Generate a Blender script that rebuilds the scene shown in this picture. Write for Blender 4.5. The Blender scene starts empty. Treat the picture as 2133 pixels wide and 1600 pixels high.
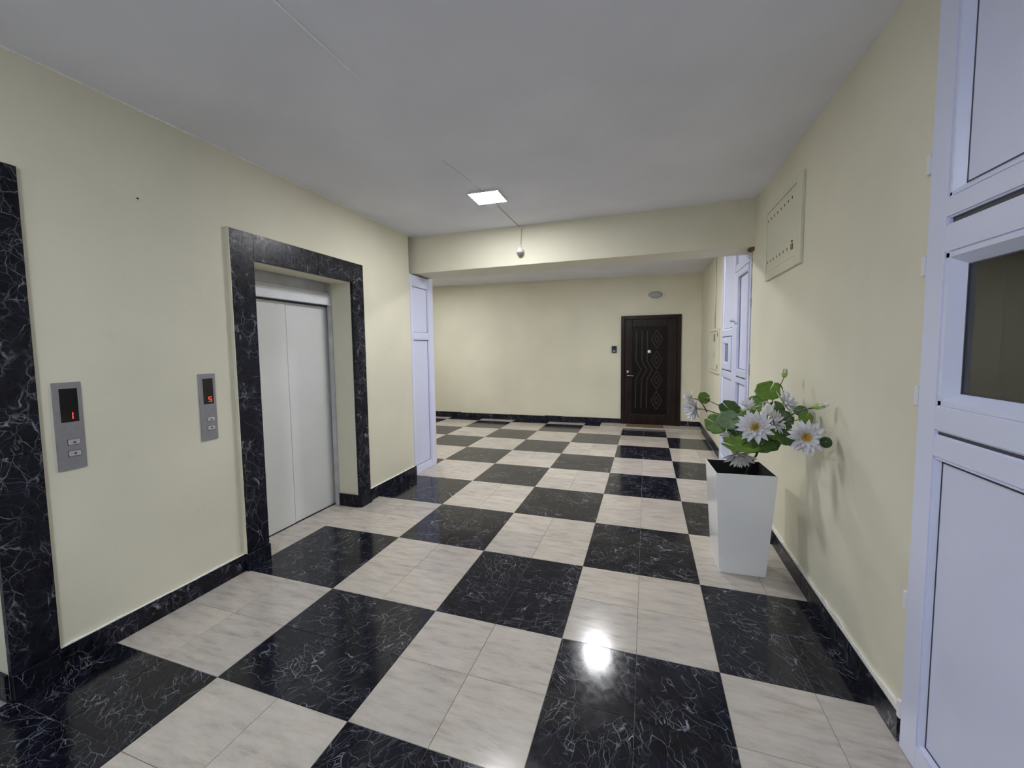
import bpy, bmesh, math, random
from mathutils import Vector, Matrix, Quaternion
random.seed(7)
scene = bpy.context.scene
COL = scene.collection

# ------------------------------------------------------------------ camera
YAW, PIT, ROL, FPX, CX, CY = -0.3270, 0.0689, -0.0132, 850.37, 1058.13, 785.03
W_PX, H_PX = 2133.0, 1600.0
fwd = Vector((math.sin(YAW)*math.cos(PIT), math.cos(YAW)*math.cos(PIT), -math.sin(PIT)))
rgt = Vector((math.cos(YAW), -math.sin(YAW), 0.0))
upv = rgt.cross(fwd)
rgt2 = rgt*math.cos(ROL) + upv*math.sin(ROL)
upv2 = rgt2.cross(fwd)
cam_data = bpy.data.cameras.new('camera')
cam = bpy.data.objects.new('camera', cam_data)
COL.objects.link(cam)
M = Matrix((rgt2, upv2, -fwd)).transposed().to_4x4()
M.translation = Vector((1.2347, -1.3716, 1.6337))
cam.matrix_world = M
cam_data.sensor_fit = 'HORIZONTAL'
cam_data.sensor_width = 36.0
cam_data.lens = FPX / W_PX * 36.0
cam_data.shift_x = (W_PX/2 - CX) / W_PX
cam_data.shift_y = (CY - H_PX/2) / W_PX
cam_data.clip_start = 0.02
scene.camera = cam

# ------------------------------------------------------------------ world, exposure, lamp strength
world = bpy.data.worlds.new('world')
scene.world = world
world.use_nodes = True
world.node_tree.nodes['Background'].inputs[0].default_value = (0.02, 0.02, 0.022, 1)
world.node_tree.nodes['Background'].inputs[1].default_value = 1.0
scene.view_settings.view_transform = 'Standard'
scene.view_settings.look = 'None'
scene.view_settings.gamma = 1.0
scene.view_settings.use_curve_mapping = False
scene.view_settings.exposure = 0.95
scene.cycles.max_bounces = 12
scene.cycles.diffuse_bounces = 8
LAMP_STRENGTH = 62.0
LAMP_COLOUR = (0.965, 0.97, 1.0)
LAMP_COLOUR_NEAR = (0.80, 0.885, 1.0)      # the lamp behind the photographer is a cooler white

# ------------------------------------------------------------------ helpers
WL = {}                       # world location of every object built

def tag(o, label=None, cat=None, group=None, kind=None):
    if label: o['label'] = label
    if cat: o['category'] = cat
    if group: o['group'] = group
    if kind: o['kind'] = kind
    return o

def link(o, loc, parent=None):
    COL.objects.link(o)
    loc = Vector(loc)
    WL[o.name] = loc
    if parent is not None:
        o.parent = parent
        o.location = loc - WL[parent.name]
    else:
        o.location = loc
    return o

def empty(name, loc, label=None, cat=None, group=None, kind=None):
    o = bpy.data.objects.new(name, None)
    o.empty_display_size = 0.1
    link(o, loc)
    return tag(o, label, cat, group, kind)

class MB:
    """collects geometry in world coordinates, builds ONE mesh object"""
    def __init__(self):
        self.v = []; self.f = []
    def add(self, vs, fs):
        b = len(self.v)
        self.v += [Vector(p) for p in vs]
        self.f += [tuple(b+i for i in f) for f in fs]
        return self
    def box(self, x0, x1, y0, y1, z0, z1):
        return self.add([(x0,y0,z0),(x1,y0,z0),(x1,y1,z0),(x0,y1,z0),(x0,y0,z1),(x1,y0,z1),(x1,y1,z1),(x0,y1,z1)],
                        [(0,3,2,1),(4,5,6,7),(0,1,5,4),(1,2,6,5),(2,3,7,6),(3,0,4,7)])
    def hexa(self, p):        # eight corners in box order
        return self.add(p, [(0,3,2,1),(4,5,6,7),(0,1,5,4),(1,2,6,5),(2,3,7,6),(3,0,4,7)])
    def tube(self, pts, rad, n=8, cap=True):
        pts = [Vector(p) for p in pts]
        rads = rad if isinstance(rad, (list, tuple)) else [rad]*len(pts)
        rings = []
        ref = None
        for i, p in enumerate(pts):
            a = pts[max(i-1, 0)]; b = pts[min(i+1, len(pts)-1)]
            t = (b-a).normalized()
            if ref is None or abs(ref.dot(t)) > 0.98:
                ref = Vector((0,0,1)) if abs(t.z) < 0.9 else Vector((1,0,0))
            s = t.cross(ref).normalized(); u = s.cross(t).normalized(); ref = u
            rings.append([p + (s*math.cos(2*math.pi*k/n) + u*math.sin(2*math.pi*k/n))*rads[i] for k in range(n)])
        vs = [q for r_ in rings for q in r_]
        fs = []
        for i in range(len(pts)-1):
            for k in range(n):
                fs.append((i*n+k, i*n+(k+1) % n, (i+1)*n+(k+1) % n, (i+1)*n+k))
        if cap:
            fs.append(tuple(reversed(range(n)))); fs.append(tuple((len(pts)-1)*n+k for k in range(n)))
        return self.add(vs, fs)
    def lathe(self, prof, mat, n=20):   # prof: (radius, height) list, axis = local z of mat
        vs = []; fs = []
        for (r_, h) in prof:
            for k in range(n):
                a = 2*math.pi*k/n
                vs.append(mat @ Vector((r_*math.cos(a), r_*math.sin(a), h)))
        m = len(prof)
        for i in range(m-1):
            for k in range(n):
                fs.append((i*n+k, i*n+(k+1) % n, (i+1)*n+(k+1) % n, (i+1)*n+k))
        fs.append(tuple(reversed(range(n)))); fs.append(tuple((m-1)*n+k for k in range(n)))
        return self.add(vs, fs)
    def mesh(self, name, mat, origin, bevel=0.0, smooth=False, seg=1):
        me = bpy.data.meshes.new(name)
        me.from_pydata([tuple(p-origin) for p in self.v], [], self.f)
        bm = bmesh.new(); bm.from_mesh(me)
        bmesh.ops.remove_doubles(bm, verts=bm.verts, dist=1e-6)
        bmesh.ops.recalc_face_normals(bm, faces=bm.faces)
        if bevel > 0:
            es = [e for e in bm.edges if len(e.link_faces) == 2 and e.calc_face_angle(0) > 0.6]
            bmesh.ops.bevel(bm, geom=es, offset=bevel, segments=seg, affect='EDGES', clamp_overlap=True)
        bm.to_mesh(me); bm.free()
        if smooth:
            for p in me.polygons: p.use_smooth = True
        me.materials.append(mat)
        return me
    def build(self, name, mat, parent=None, bevel=0.0, smooth=False, seg=1, origin=None):
        if origin is None:
            xs = [p.x for p in self.v]; ys = [p.y for p in self.v]; zs = [p.z for p in self.v]
            origin = Vector(((min(xs)+max(xs))/2, (min(ys)+max(ys))/2, min(zs)))
        me = self.mesh(name, mat, Vector(origin), bevel, smooth, seg)
        o = bpy.data.objects.new(name, me)
        return link(o, origin, parent)

def box(name, mat, parent, x0, x1, y0, y1, z0, z1, bevel=0.0, seg=1):
    return MB().box(x0, x1, y0, y1, z0, z1).build(name, mat, parent, bevel, seg=seg)

def frame_mat(normal, origin):
    q = Vector(normal).normalized().to_track_quat('Z', 'Y')
    return Matrix.Translation(Vector(origin)) @ q.to_matrix().to_4x4()

# ------------------------------------------------------------------ materials
def new_mat(name):
    m = bpy.data.materials.new(name); m.use_nodes = True
    nt = m.node_tree
    return m, nt, nt.nodes['Principled BSDF']

def N(nt, typ, **kw):
    n = nt.nodes.new(typ)
    for k, v in kw.items():
        if k.startswith('i_'):
            n.inputs[k[2:].replace('_', ' ')].default_value = v
        else:
            setattr(n, k, v)
    return n

def L(nt, a, b): nt.links.new(a, b)

def ramp(nt, src, stops):
    r_ = nt.nodes.new('ShaderNodeValToRGB')
    e = r_.color_ramp.elements
    e[0].position, e[0].color = stops[0][0], stops[0][1]
    e[1].position, e[1].color = stops[-1][0], stops[-1][1]
    for p, c in stops[1:-1]:
        x = e.new(p); x.color = c
    L(nt, src, r_.inputs['Fac'])
    return r_

def g(v): return (v, v, v, 1)

def mixrgb(nt, fac, a, b, blend='MIX'):
    m = nt.nodes.new('ShaderNodeMix'); m.data_type = 'RGBA'; m.blend_type = blend
    if isinstance(fac, float): m.inputs[0].default_value = fac
    else: L(nt, fac, m.inputs[0])
    for s, x in ((6, a), (7, b)):
        if isinstance(x, tuple): m.inputs[s].default_value = x
        else: L(nt, x, m.inputs[s])
    return m.outputs[2]

def math_n(nt, op, a, b=None, clamp=False):
    m = nt.nodes.new('ShaderNodeMath'); m.operation = op; m.use_clamp = clamp
    for i, x in enumerate((a, b)):
        if x is None: continue
        if isinstance(x, (int, float)): m.inputs[i].default_value = x
        else: L(nt, x, m.inputs[i])
    return m.outputs[0]

def plain(name, col, rough=0.5, metal=0.0, spec=0.5, noise=0.0, nscale=20.0, bump=0.0, coat=0.0, trans=0.0):
    m, nt, b = new_mat(name)
    b.inputs['Base Color'].default_value = (*col, 1)
    b.inputs['Roughness'].default_value = rough
    b.inputs['Metallic'].default_value = metal
    b.inputs['Specular IOR Level'].default_value = spec
    b.inputs['Coat Weight'].default_value = coat
    b.inputs['Transmission Weight'].default_value = trans
    tc = N(nt, 'ShaderNodeTexCoord')
    nz = N(nt, 'ShaderNodeTexNoise', i_Scale=nscale, i_Detail=4.0)
    L(nt, tc.outputs['Object'], nz.inputs['Vector'])
    if noise > 0:
        d = tuple(max(c*(1-noise), 0) for c in col); h = tuple(min(c*(1+noise), 1) for c in col)
        r_ = ramp(nt, nz.outputs['Fac'], [(0.3, (*d, 1)), (0.7, (*h, 1))])
        L(nt, r_.outputs['Color'], b.inputs['Base Color'])
    if bump > 0:
        bp = N(nt, 'ShaderNodeBump', i_Strength=bump, i_Distance=0.002)
        L(nt, nz.outputs['Fac'], bp.inputs['Height']); L(nt, bp.outputs['Normal'], b.inputs['Normal'])
    return m

def paint(name, col, stain=0.0, rough=0.6, bump=0.25):
    """rolled wall paint: fine roller grain, slight mottling, faint scuffs"""
    m, nt, b = new_mat(name)
    geo = N(nt, 'ShaderNodeNewGeometry')
    n1 = N(nt, 'ShaderNodeTexNoise', i_Scale=1.3, i_Detail=3.0)
    n2 = N(nt, 'ShaderNodeTexNoise', i_Scale=260.0, i_Detail=2.0)
    n3 = N(nt, 'ShaderNodeTexNoise', i_Scale=9.0, i_Detail=5.0, i_Roughness=0.65)
    for n in (n1, n2, n3): L(nt, geo.outputs['Position'], n.inputs['Vector'])
    lo = tuple(c*0.94 for c in col); hi = tuple(min(c*1.04, 1) for c in col)
    base = ramp(nt, n1.outputs['Fac'], [(0.3, (*lo, 1)), (0.7, (*hi, 1))]).outputs['Color']
    if stain > 0:
        s = ramp(nt, n3.outputs['Fac'], [(0.62, g(0)), (0.78, g(stain))])
        base = mixrgb(nt, s.outputs['Color'], base, (col[0]*0.55, col[1]*0.55, col[2]*0.58, 1))
    L(nt, base, b.inputs['Base Color'])
    b.inputs['Roughness'].default_value = rough
    b.inputs['Specular IOR Level'].default_value = 0.3
    h = math_n(nt, 'ADD', math_n(nt, 'MULTIPLY', n2.outputs['Fac'], 0.35), n3.outputs['Fac'])
    bp = N(nt, 'ShaderNodeBump', i_Strength=bump, i_Distance=0.004)
    L(nt, h, bp.inputs['Height']); L(nt, bp.outputs['Normal'], b.inputs['Normal'])
    return m

def tile_coords(nt, rot=True):
    tc = N(nt, 'ShaderNodeTexCoord'); oi = N(nt, 'ShaderNodeObjectInfo')
    off = N(nt, 'ShaderNodeCombineXYZ')
    L(nt, math_n(nt, 'MULTIPLY', oi.outputs['Random'], 57.0), off.inputs[0])
    L(nt, math_n(nt, 'MULTIPLY', oi.outputs['Random'], 91.0), off.inputs[1])
    L(nt, math_n(nt, 'MULTIPLY', oi.outputs['Random'], 23.0), off.inputs[2])
    vec = tc.outputs['Object']
    if rot:
        vr = N(nt, 'ShaderNodeVectorRotate', rotation_type='Z_AXIS')
        L(nt, vec, vr.inputs['Vector'])
        L(nt, math_n(nt, 'MULTIPLY', oi.outputs['Random'], 41.0), vr.inputs['Angle'])
        vec = vr.outputs[0]
    va = N(nt, 'ShaderNodeVectorMath', operation='ADD')
    L(nt, vec, va.inputs[0]); L(nt, off.outputs[0], va.inputs[1])
    return va.outputs[0], oi

def black_marble(name, rough=0.16, vein=1.0, coat=0.0):
    m, nt, b = new_mat(name)
    v, oi = tile_coords(nt)
    wn = N(nt, 'ShaderNodeTexNoise', i_Scale=5.0, i_Detail=3.0); L(nt, v, wn.inputs['Vector'])
    ws = N(nt, 'ShaderNodeVectorMath', operation='SCALE'); L(nt, wn.outputs['Color'], ws.inputs[0]); ws.inputs['Scale'].default_value = 0.10
    wv = N(nt, 'ShaderNodeVectorMath', operation='ADD'); L(nt, v, wv.inputs[0]); L(nt, ws.outputs[0], wv.inputs[1])
    mask = N(nt, 'ShaderNodeTexNoise', i_Scale=5.5, i_Detail=2.0); L(nt, v, mask.inputs['Vector'])
    mk = ramp(nt, mask.outputs['Fac'], [(0.42, g(0)), (0.66, g(1))]).outputs['Color']
    mk2 = ramp(nt, mask.outputs['Fac'], [(0.34, g(0.15)), (0.7, g(1))]).outputs['Color']
    fn = N(nt, 'ShaderNodeTexNoise', i_Scale=26.0, i_Detail=3.0); L(nt, v, fn.inputs['Vector'])
    fs_ = N(nt, 'ShaderNodeVectorMath', operation='SCALE'); L(nt, fn.outputs['Color'], fs_.inputs[0]); fs_.inputs['Scale'].default_value = 0.022
    w2 = N(nt, 'ShaderNodeVectorMath', operation='ADD'); L(nt, wv.outputs[0], w2.inputs[0]); L(nt, fs_.outputs[0], w2.inputs[1])
    def crackle(scale, stretch, width, amount, rotz, maskc):
        mp = N(nt, 'ShaderNodeMapping'); mp.inputs['Scale'].default_value = (scale, scale*stretch, scale); mp.inputs['Rotation'].default_value = (0, 0, rotz)
        L(nt, w2.outputs[0], mp.inputs['Vector'])
        vv = N(nt, 'ShaderNodeTexVoronoi', feature='DISTANCE_TO_EDGE', i_Scale=1.0); L(nt, mp.outputs[0], vv.inputs['Vector'])
        rr_ = ramp(nt, vv.outputs['Distance'], [(0.0, g(amount*vein)), (width, g(0))]).outputs['Color']
        return mixrgb(nt, 1.0, rr_, maskc, 'MULTIPLY')
    mask2 = N(nt, 'ShaderNodeTexNoise', i_Scale=9.0, i_Detail=3.0); L(nt, v, mask2.inputs['Vector'])
    mk3 = ramp(nt, mask2.outputs['Fac'], [(0.47, g(0)), (0.68, g(1))]).outputs['Color']
    mask4 = N(nt, 'ShaderNodeTexNoise', i_Scale=16.0, i_Detail=2.0); L(nt, wv.outputs[0], mask4.inputs['Vector'])
    mk4 = ramp(nt, mask4.outputs['Fac'], [(0.52, g(0)), (0.70, g(1))]).outputs['Color']
    a = crackle(14.0, 1.3, 0.020, 0.16, 0.2, mk2)
    c = crackle(6.0, 2.6, 0.016, 0.55, 0.6, mk3)
    d = crackle(10.0, 1.8, 0.020, 0.42, -0.4, mk)
    e = crackle(5.0, 3.6, 0.042, 0.90, 0.75, mixrgb(nt, 1.0, mk4, mk, 'MULTIPLY'))
    # milky streaks
    mp3 = N(nt, 'ShaderNodeMapping'); mp3.inputs['Scale'].default_value = (2.5, 16.0, 6.0); mp3.inputs['Rotation'].default_value = (0, 0, 0.6)
    L(nt, wv.outputs[0], mp3.inputs['Vector'])
    n3 = N(nt, 'ShaderNodeTexNoise', i_Scale=1.6, i_Detail=6.0, i_Roughness=0.7); L(nt, mp3.outputs[0], n3.inputs['Vector'])
    r3 = ramp(nt, n3.outputs['Fac'], [(0.69, g(0)), (0.82, g(0.5*vein))]).outputs['Color']
    tot = r3
    for q in (a, c, d, e): tot = mixrgb(nt, 1.0, tot, q, 'LIGHTEN')
    n4 = N(nt, 'ShaderNodeTexNoise', i_Scale=14.0, i_Detail=4.0); L(nt, v, n4.inputs['Vector'])
    ground = ramp(nt, n4.outputs['Fac'], [(0.3, (0.003, 0.003, 0.006, 1)), (0.7, (0.010, 0.011, 0.021, 1))]).outputs['Color']
    col = mixrgb(nt, tot, ground, (0.50, 0.52, 0.60, 1))
    L(nt, col, b.inputs['Base Color'])
    nr = N(nt, 'ShaderNodeTexNoise', i_Scale=30.0, i_Detail=3.0); L(nt, v, nr.inputs['Vector'])
    rr = ramp(nt, nr.outputs['Fac'], [(0.3, g(rough*0.8)), (0.7, g(rough*1.3))]).outputs['Color']
    L(nt, rr, b.inputs['Roughness'])
    b.inputs['Coat Weight'].default_value = coat
    b.inputs['Coat Roughness'].default_value = 0.26
    return m

def beige_marble(name, rough=0.2, coat=0.0):
    m, nt, b = new_mat(name)
    v, oi = tile_coords(nt, rot=False)
    mp = N(nt, 'ShaderNodeMapping'); mp.inputs['Scale'].default_value = (3.0, 14.0, 6.0); mp.inputs['Rotation'].default_value = (0, 0, 0.45)
    L(nt, v, mp.inputs['Vector'])
    n1 = N(nt, 'ShaderNodeTexNoise', i_Scale=1.7, i_Detail=7.0, i_Roughness=0.65); L(nt, mp.outputs[0], n1.inputs['Vector'])
    n2 = N(nt, 'ShaderNodeTexNoise', i_Scale=6.0, i_Detail=5.0); L(nt, v, n2.inputs['Vector'])
    c1 = ramp(nt, n1.outputs['Fac'], [(0.27, (0.425, 0.38, 0.33, 1)), (0.48, (0.575, 0.53, 0.475, 1)), (0.72, (0.66, 0.62, 0.565, 1))]).outputs['Color']
    n3 = N(nt, 'ShaderNodeTexNoise', i_Scale=38.0, i_Detail=6.0, i_Roughness=0.7); L(nt, mp.outputs[0], n3.inputs['Vector'])
    c2 = ramp(nt, n3.outputs['Fac'], [(0.25, (0.88, 0.88, 0.89, 1)), (0.55, (1.0, 1.0, 1.0, 1))]).outputs['Color']
    c = mixrgb(nt, 1.0, c1, c2, 'MULTIPLY')
    c3 = ramp(nt, n2.outputs['Fac'], [(0.25, (0.87, 0.875, 0.90, 1)), (0.75, (1.0, 0.99, 0.97, 1))]).outputs['Color']
    c = mixrgb(nt, 1.0, c, c3, 'MULTIPLY')
    tint = ramp(nt, oi.outputs['Random'], [(0.0, (0.87, 0.865, 0.87, 1)), (1.0, (1.03, 1.01, 0.97, 1))]).outputs['Color']
    c = mixrgb(nt, 1.0, c, tint, 'MULTIPLY')
    L(nt, c, b.inputs['Base Color'])
    b.inputs['Roughness'].default_value = rough
    b.inputs['Coat Weight'].default_value = coat
    b.inputs['Coat Roughness'].default_value = 0.26
    return m

def emit(name, col, strength, base=(0.8, 0.8, 0.8)):
    m, nt, b = new_mat(name)
    b.inputs['Base Color'].default_value = (*base, 1)
    b.inputs['Emission Color'].default_value = (*col, 1)
    b.inputs['Emission Strength'].default_value = strength
    return m

M_WALL = paint('cream_wall_paint', (0.738, 0.710, 0.566), stain=0.12)
M_CEIL = paint('white_ceiling_paint', (0.79, 0.80, 0.87), bump=0.2)
M_PLASTER = plain('pale_filler_plaster', (0.80, 0.79, 0.74), 0.8, noise=0.10, nscale=60, bump=0.4)
M_ROUGH = plain('crumbled_render', (0.30, 0.25, 0.19), 0.95, noise=0.55, nscale=45, bump=1.0)
M_BLACK = black_marble('black_veined_marble_floor', 0.12, 1.0, 0.0)
for m_ in (M_BLACK, ): m_.node_tree.nodes['Principled BSDF'].inputs['Specular IOR Level'].default_value = 0.36
M_BLACKW = black_marble('black_veined_marble_cladding', 0.30, 1.0, 0.0)
M_BLACKW.node_tree.nodes['Principled BSDF'].inputs['Specular IOR Level'].default_value = 0.25
M_BEIGE = beige_marble('beige_marble_floor', 0.15, 0.0)
M_BEIGE.node_tree.nodes['Principled BSDF'].inputs['Specular IOR Level'].default_value = 0.36
M_GROUT = plain('grey_grout', (0.20, 0.19, 0.18), 0.9, noise=0.3, nscale=80)
M_PVC = plain('white_plastic_profile', (0.72, 0.75, 0.93), 0.28, noise=0.015, nscale=3)
M_PVCP = plain('white_plastic_panel', (0.69, 0.715, 0.89), 0.33, noise=0.02, nscale=3)
M_SEAL = plain('grey_glazing_seal', (0.20, 0.20, 0.25), 0.6)
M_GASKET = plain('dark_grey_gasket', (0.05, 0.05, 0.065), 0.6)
M_LIFT = plain('grey_painted_lift_door', (0.70, 0.71, 0.70), 0.33, noise=0.03, nscale=2.5)
M_LIFTW = plain('white_painted_lintel', (0.74, 0.75, 0.79), 0.35, noise=0.04, nscale=6)
M_LIFTG = plain('galvanised_lintel', (0.52, 0.52, 0.53), 0.4, metal=0.1, noise=0.15, nscale=7)
M_STEEL = plain('brushed_steel_plate', (0.34, 0.34, 0.37), 0.36, metal=0.65, noise=0.05, nscale=40)
M_STEELB = plain('bright_steel_button', (0.62, 0.62, 0.66), 0.3, metal=0.7)
M_SCREEN = plain('black_display_glass', (0.004, 0.004, 0.005), 0.08)
M_RED = emit('red_display_digit', (1.0, 0.06, 0.04), 0.9, (0.3, 0.02, 0.02))
M_DARKMARK = plain('dark_printed_mark', (0.03, 0.03, 0.05), 0.5)
M_CHROME = plain('chrome', (0.75, 0.75, 0.76), 0.18, metal=1.0)
M_LED = emit('led_diffuser', LAMP_COLOUR, LAMP_STRENGTH*1.15)
M_LED_NEAR = emit('led_diffuser_near', LAMP_COLOUR_NEAR, LAMP_STRENGTH*1.6)
M_LED_FAR = emit('led_diffuser_far', LAMP_COLOUR, LAMP_STRENGTH*1.8)
M_LAMPBODY = plain('white_lamp_body', (0.75, 0.75, 0.77), 0.4)
M_WHITE = plain('white_plastic_fitting', (0.78, 0.78, 0.80), 0.35)
M_SMOKE = plain('grey_sensor_lens', (0.22, 0.21, 0.19), 0.35)
M_CABLE = plain('bright_white_cable', (0.93, 0.93, 0.93), 0.5)
M_CABLEG = plain('grey_painted_cable', (0.48, 0.47, 0.45), 0.5)
M_BOX = paint('cream_painted_metal', (0.69, 0.675, 0.53), rough=0.45, bump=0.08)
M_POT = plain('gloss_white_planter', (0.90, 0.905, 0.92), 0.22, noise=0.01, nscale=4, coat=0.3)
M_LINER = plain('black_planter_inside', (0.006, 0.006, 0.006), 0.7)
M_SOIL = plain('dark_potting_moss', (0.010, 0.012, 0.008), 0.95, noise=0.6, nscale=50, bump=1.0)
M_MAT = plain('brown_coir_mat', (0.16, 0.095, 0.06), 0.95, noise=0.35, nscale=180, bump=1.0)
M_OPALUN = plain('frosted_lamp_glass', (0.40, 0.40, 0.38), 0.3, noise=0.1, nscale=20)
M_BELL = plain('dark_blue_grey_plastic', (0.045, 0.05, 0.075), 0.3)
M_NAIL = plain('dark_nail', (0.04, 0.035, 0.03), 0.6)

def wood():
    m, nt, b = new_mat('dark_brown_wood')
    tc = N(nt, 'ShaderNodeTexCoord')
    mp = N(nt, 'ShaderNodeMapping'); mp.inputs['Scale'].default_value = (22, 22, 1.6)
    L(nt, tc.outputs['Object'], mp.inputs['Vector'])
    n = N(nt, 'ShaderNodeTexNoise', i_Scale=1.5, i_Detail=6.0); L(nt, mp.outputs[0], n.inputs['Vector'])
    c = ramp(nt, n.outputs['Fac'], [(0.3, (0.010, 0.006, 0.005, 1)), (0.7, (0.026, 0.015, 0.012, 1))])
    L(nt, c.outputs['Color'], b.inputs['Base Color'])
    b.inputs['Roughness'].default_value = 0.32
    b.inputs['Specular IOR Level'].default_value = 0.22
    return m
M_WOOD = wood()
M_WOODP = plain('near_black_wood_panel', (0.006, 0.004, 0.003), 0.3, spec=0.18, noise=0.3, nscale=12)
M_MOULD = plain('brown_moulding', (0.055, 0.038, 0.030), 0.4, spec=0.25, noise=0.2, nscale=30)

def glass_mat():
    m, nt, b = new_mat('dark_window_glass')
    b.inputs['Base Color'].default_value = (0.42, 0.44, 0.46, 1)
    b.inputs['Roughness'].default_value = 0.02
    b.inputs['Transmission Weight'].default_value = 1.0
    b.inputs['IOR'].default_value = 1.5
    return m
M_GLASS = glass_mat()

def petal_mat(name, tip, base):
    m, nt, b = new_mat(name)
    tc = N(nt, 'ShaderNodeTexCoord'); sp = N(nt, 'ShaderNodeSeparateXYZ'); L(nt, tc.outputs['Object'], sp.inputs[0])
    r_ = ramp(nt, sp.outputs['Y'], [(0.05, (*base, 1)), (0.5, (*tip, 1))])
    L(nt, r_.outputs['Color'], b.inputs['Base Color'])
    b.inputs['Roughness'].default_value = 0.6
    b.inputs['Subsurface Weight'].default_value = 0.0
    return m
M_PETAL = petal_mat('white_petal', (0.80, 0.79, 0.83), (0.74, 0.74, 0.66))
M_SEPAL = petal_mat('pale_green_sepal', (0.62, 0.68, 0.48), (0.33, 0.42, 0.14))
M_BUD = petal_mat('yellow_green_bud', (0.66, 0.68, 0.40), (0.36, 0.46, 0.12))
M_STAMEN = plain('yellow_stamens', (0.72, 0.47, 0.10), 0.7, noise=0.35, nscale=90)
M_STEM = plain('dark_green_stem', (0.030, 0.045, 0.022), 0.6)
M_POD = plain('glossy_dark_green_pod', (0.020, 0.055, 0.018), 0.12)

def leaf_mat(name, a, b_, vein):
    m, nt, b = new_mat(name)
    tc = N(nt, 'ShaderNodeTexCoord'); sp = N(nt, 'ShaderNodeSeparateXYZ'); L(nt, tc.outputs['Object'], sp.inputs[0])
    ang = math_n(nt, 'ARCTAN2', sp.outputs['Y'], sp.outputs['X'])
    s = math_n(nt, 'ABSOLUTE', math_n(nt, 'SINE', math_n(nt, 'MULTIPLY', ang, 5.5)))
    vn = ramp(nt, s, [(0.0, g(0.7)), (0.14, g(0.0))]).outputs['Color']
    nz = N(nt, 'ShaderNodeTexNoise', i_Scale=2.5, i_Detail=4.0); L(nt, tc.outputs['Object'], nz.inputs['Vector'])
    c = ramp(nt, nz.outputs['Fac'], [(0.3, (*a, 1)), (0.7, (*b_, 1))]).outputs['Color']
    col = mixrgb(nt, vn, c, (*vein, 1))
    L(nt, col, b.inputs['Base Color'])
    b.inputs['Roughness'].default_value = 0.45
    return m
M_LEAF = leaf_mat('green_lily_pad', (0.065, 0.150, 0.016), (0.15, 0.265, 0.032), (0.22, 0.34, 0.07))
M_LEAFD = leaf_mat('dark_green_lily_pad', (0.025, 0.065, 0.012), (0.065, 0.135, 0.022), (0.10, 0.18, 0.04))
M_LEAFP = leaf_mat('pale_green_lily_pad', (0.11, 0.20, 0.085), (0.20, 0.30, 0.15), (0.27, 0.36, 0.2))

# ------------------------------------------------------------------ room dimensions (metres)
XL, XR = -1.60, 2.24         # left and right wall faces
ZC = 3.06                    # ceiling
YF = 7.47                    # far wall
YB0, YB1, ZB = 3.28, 3.70, 2.608   # beam
YBACK = -2.7
XFAR = -6.2

# ------------------------------------------------------------------ floor with marble tiles
floor = box('floor', M_GROUT, None, XFAR, 2.6, YBACK, YF+0.1, -0.10, -0.003)
tag(floor, 'chequered floor of black and beige marble tiles', 'floor', kind='structure')
T, GAP = 0.4, 0.0022
tile_cache = {}
def tile_mesh(w, d, black):
    k = (round(w, 4), round(d, 4), black)
    if k not in tile_cache:
        tile_cache[k] = MB().box(-w/2, w/2, -d/2, d/2, -0.015, 0).mesh('floor_tile', M_BLACK if black else M_BEIGE, Vector((0,0,0)), 0.0009)
    return tile_cache[k]
rest = {True: MB(), False: MB()}
def lay(x0, x1, y0, y1, black, single):
    a0, a1, b0, b1 = x0+GAP/2, x1-GAP/2, y0+GAP/2, y1-GAP/2
    if a1-a0 < 0.01 or b1-b0 < 0.01: return
    if single:
        o = bpy.data.objects.new('floor_tile', tile_mesh(a1-a0, b1-b0, black))
        link(o, ((a0+a1)/2, (b0+b1)/2, 0.0), floor)
    else:
        rest[black].box(a0, a1, b0, b1, -0.015, 0)
for i in range(math.floor(XFAR/T), 6):
    for j in range(math.floor(YBACK/T), math.ceil(YF/T)):
        x0, x1 = max(i*T, XFAR), min((i+1)*T, XR)
        y0, y1 = max(j*T, YBACK), min((j+1)*T, YF)
        black = ((i//2) + (j//2)) % 2 == 1
        if i*T < XL - 1e-6:                      # lobby to the left, only beyond the lift shaft
            y0 = max(y0, 3.76)
            if y1 <= y0: continue
            single = i*T >= -4.05
        else:
            single = j*T >= -1.25
        lay(x0, x1, y0, y1, black, single)
for blk, nm in ((True, 'black_tile_field'), (False, 'beige_tile_field')):
    tag(rest[blk].build(nm, M_BLACK if blk else M_BEIGE, floor), kind='stuff')
# beige slabs running into the two lift doorways
def recess_slabs(ya, yb):
    n = 3; w = (yb-ya)/n
    for k in range(n):
        MB().box(-1.96, XL-GAP, ya+k*w+GAP/2, ya+(k+1)*w-GAP/2, -0.015, 0).build('threshold_slab', M_BEIGE, floor, 0.0009)

# ------------------------------------------------------------------ walls, ceiling, beam
LIFT2 = (0.795, 2.237)       # outer edges of the marble surround
LIFT1 = (-1.677, -0.235)
JL, JR = 0.186, 0.170        # widths of its jambs
ZO, ZT = 2.32, 2.517         # head of opening, top of surround
RV = 0.235                   # depth of painted reveal

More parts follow.
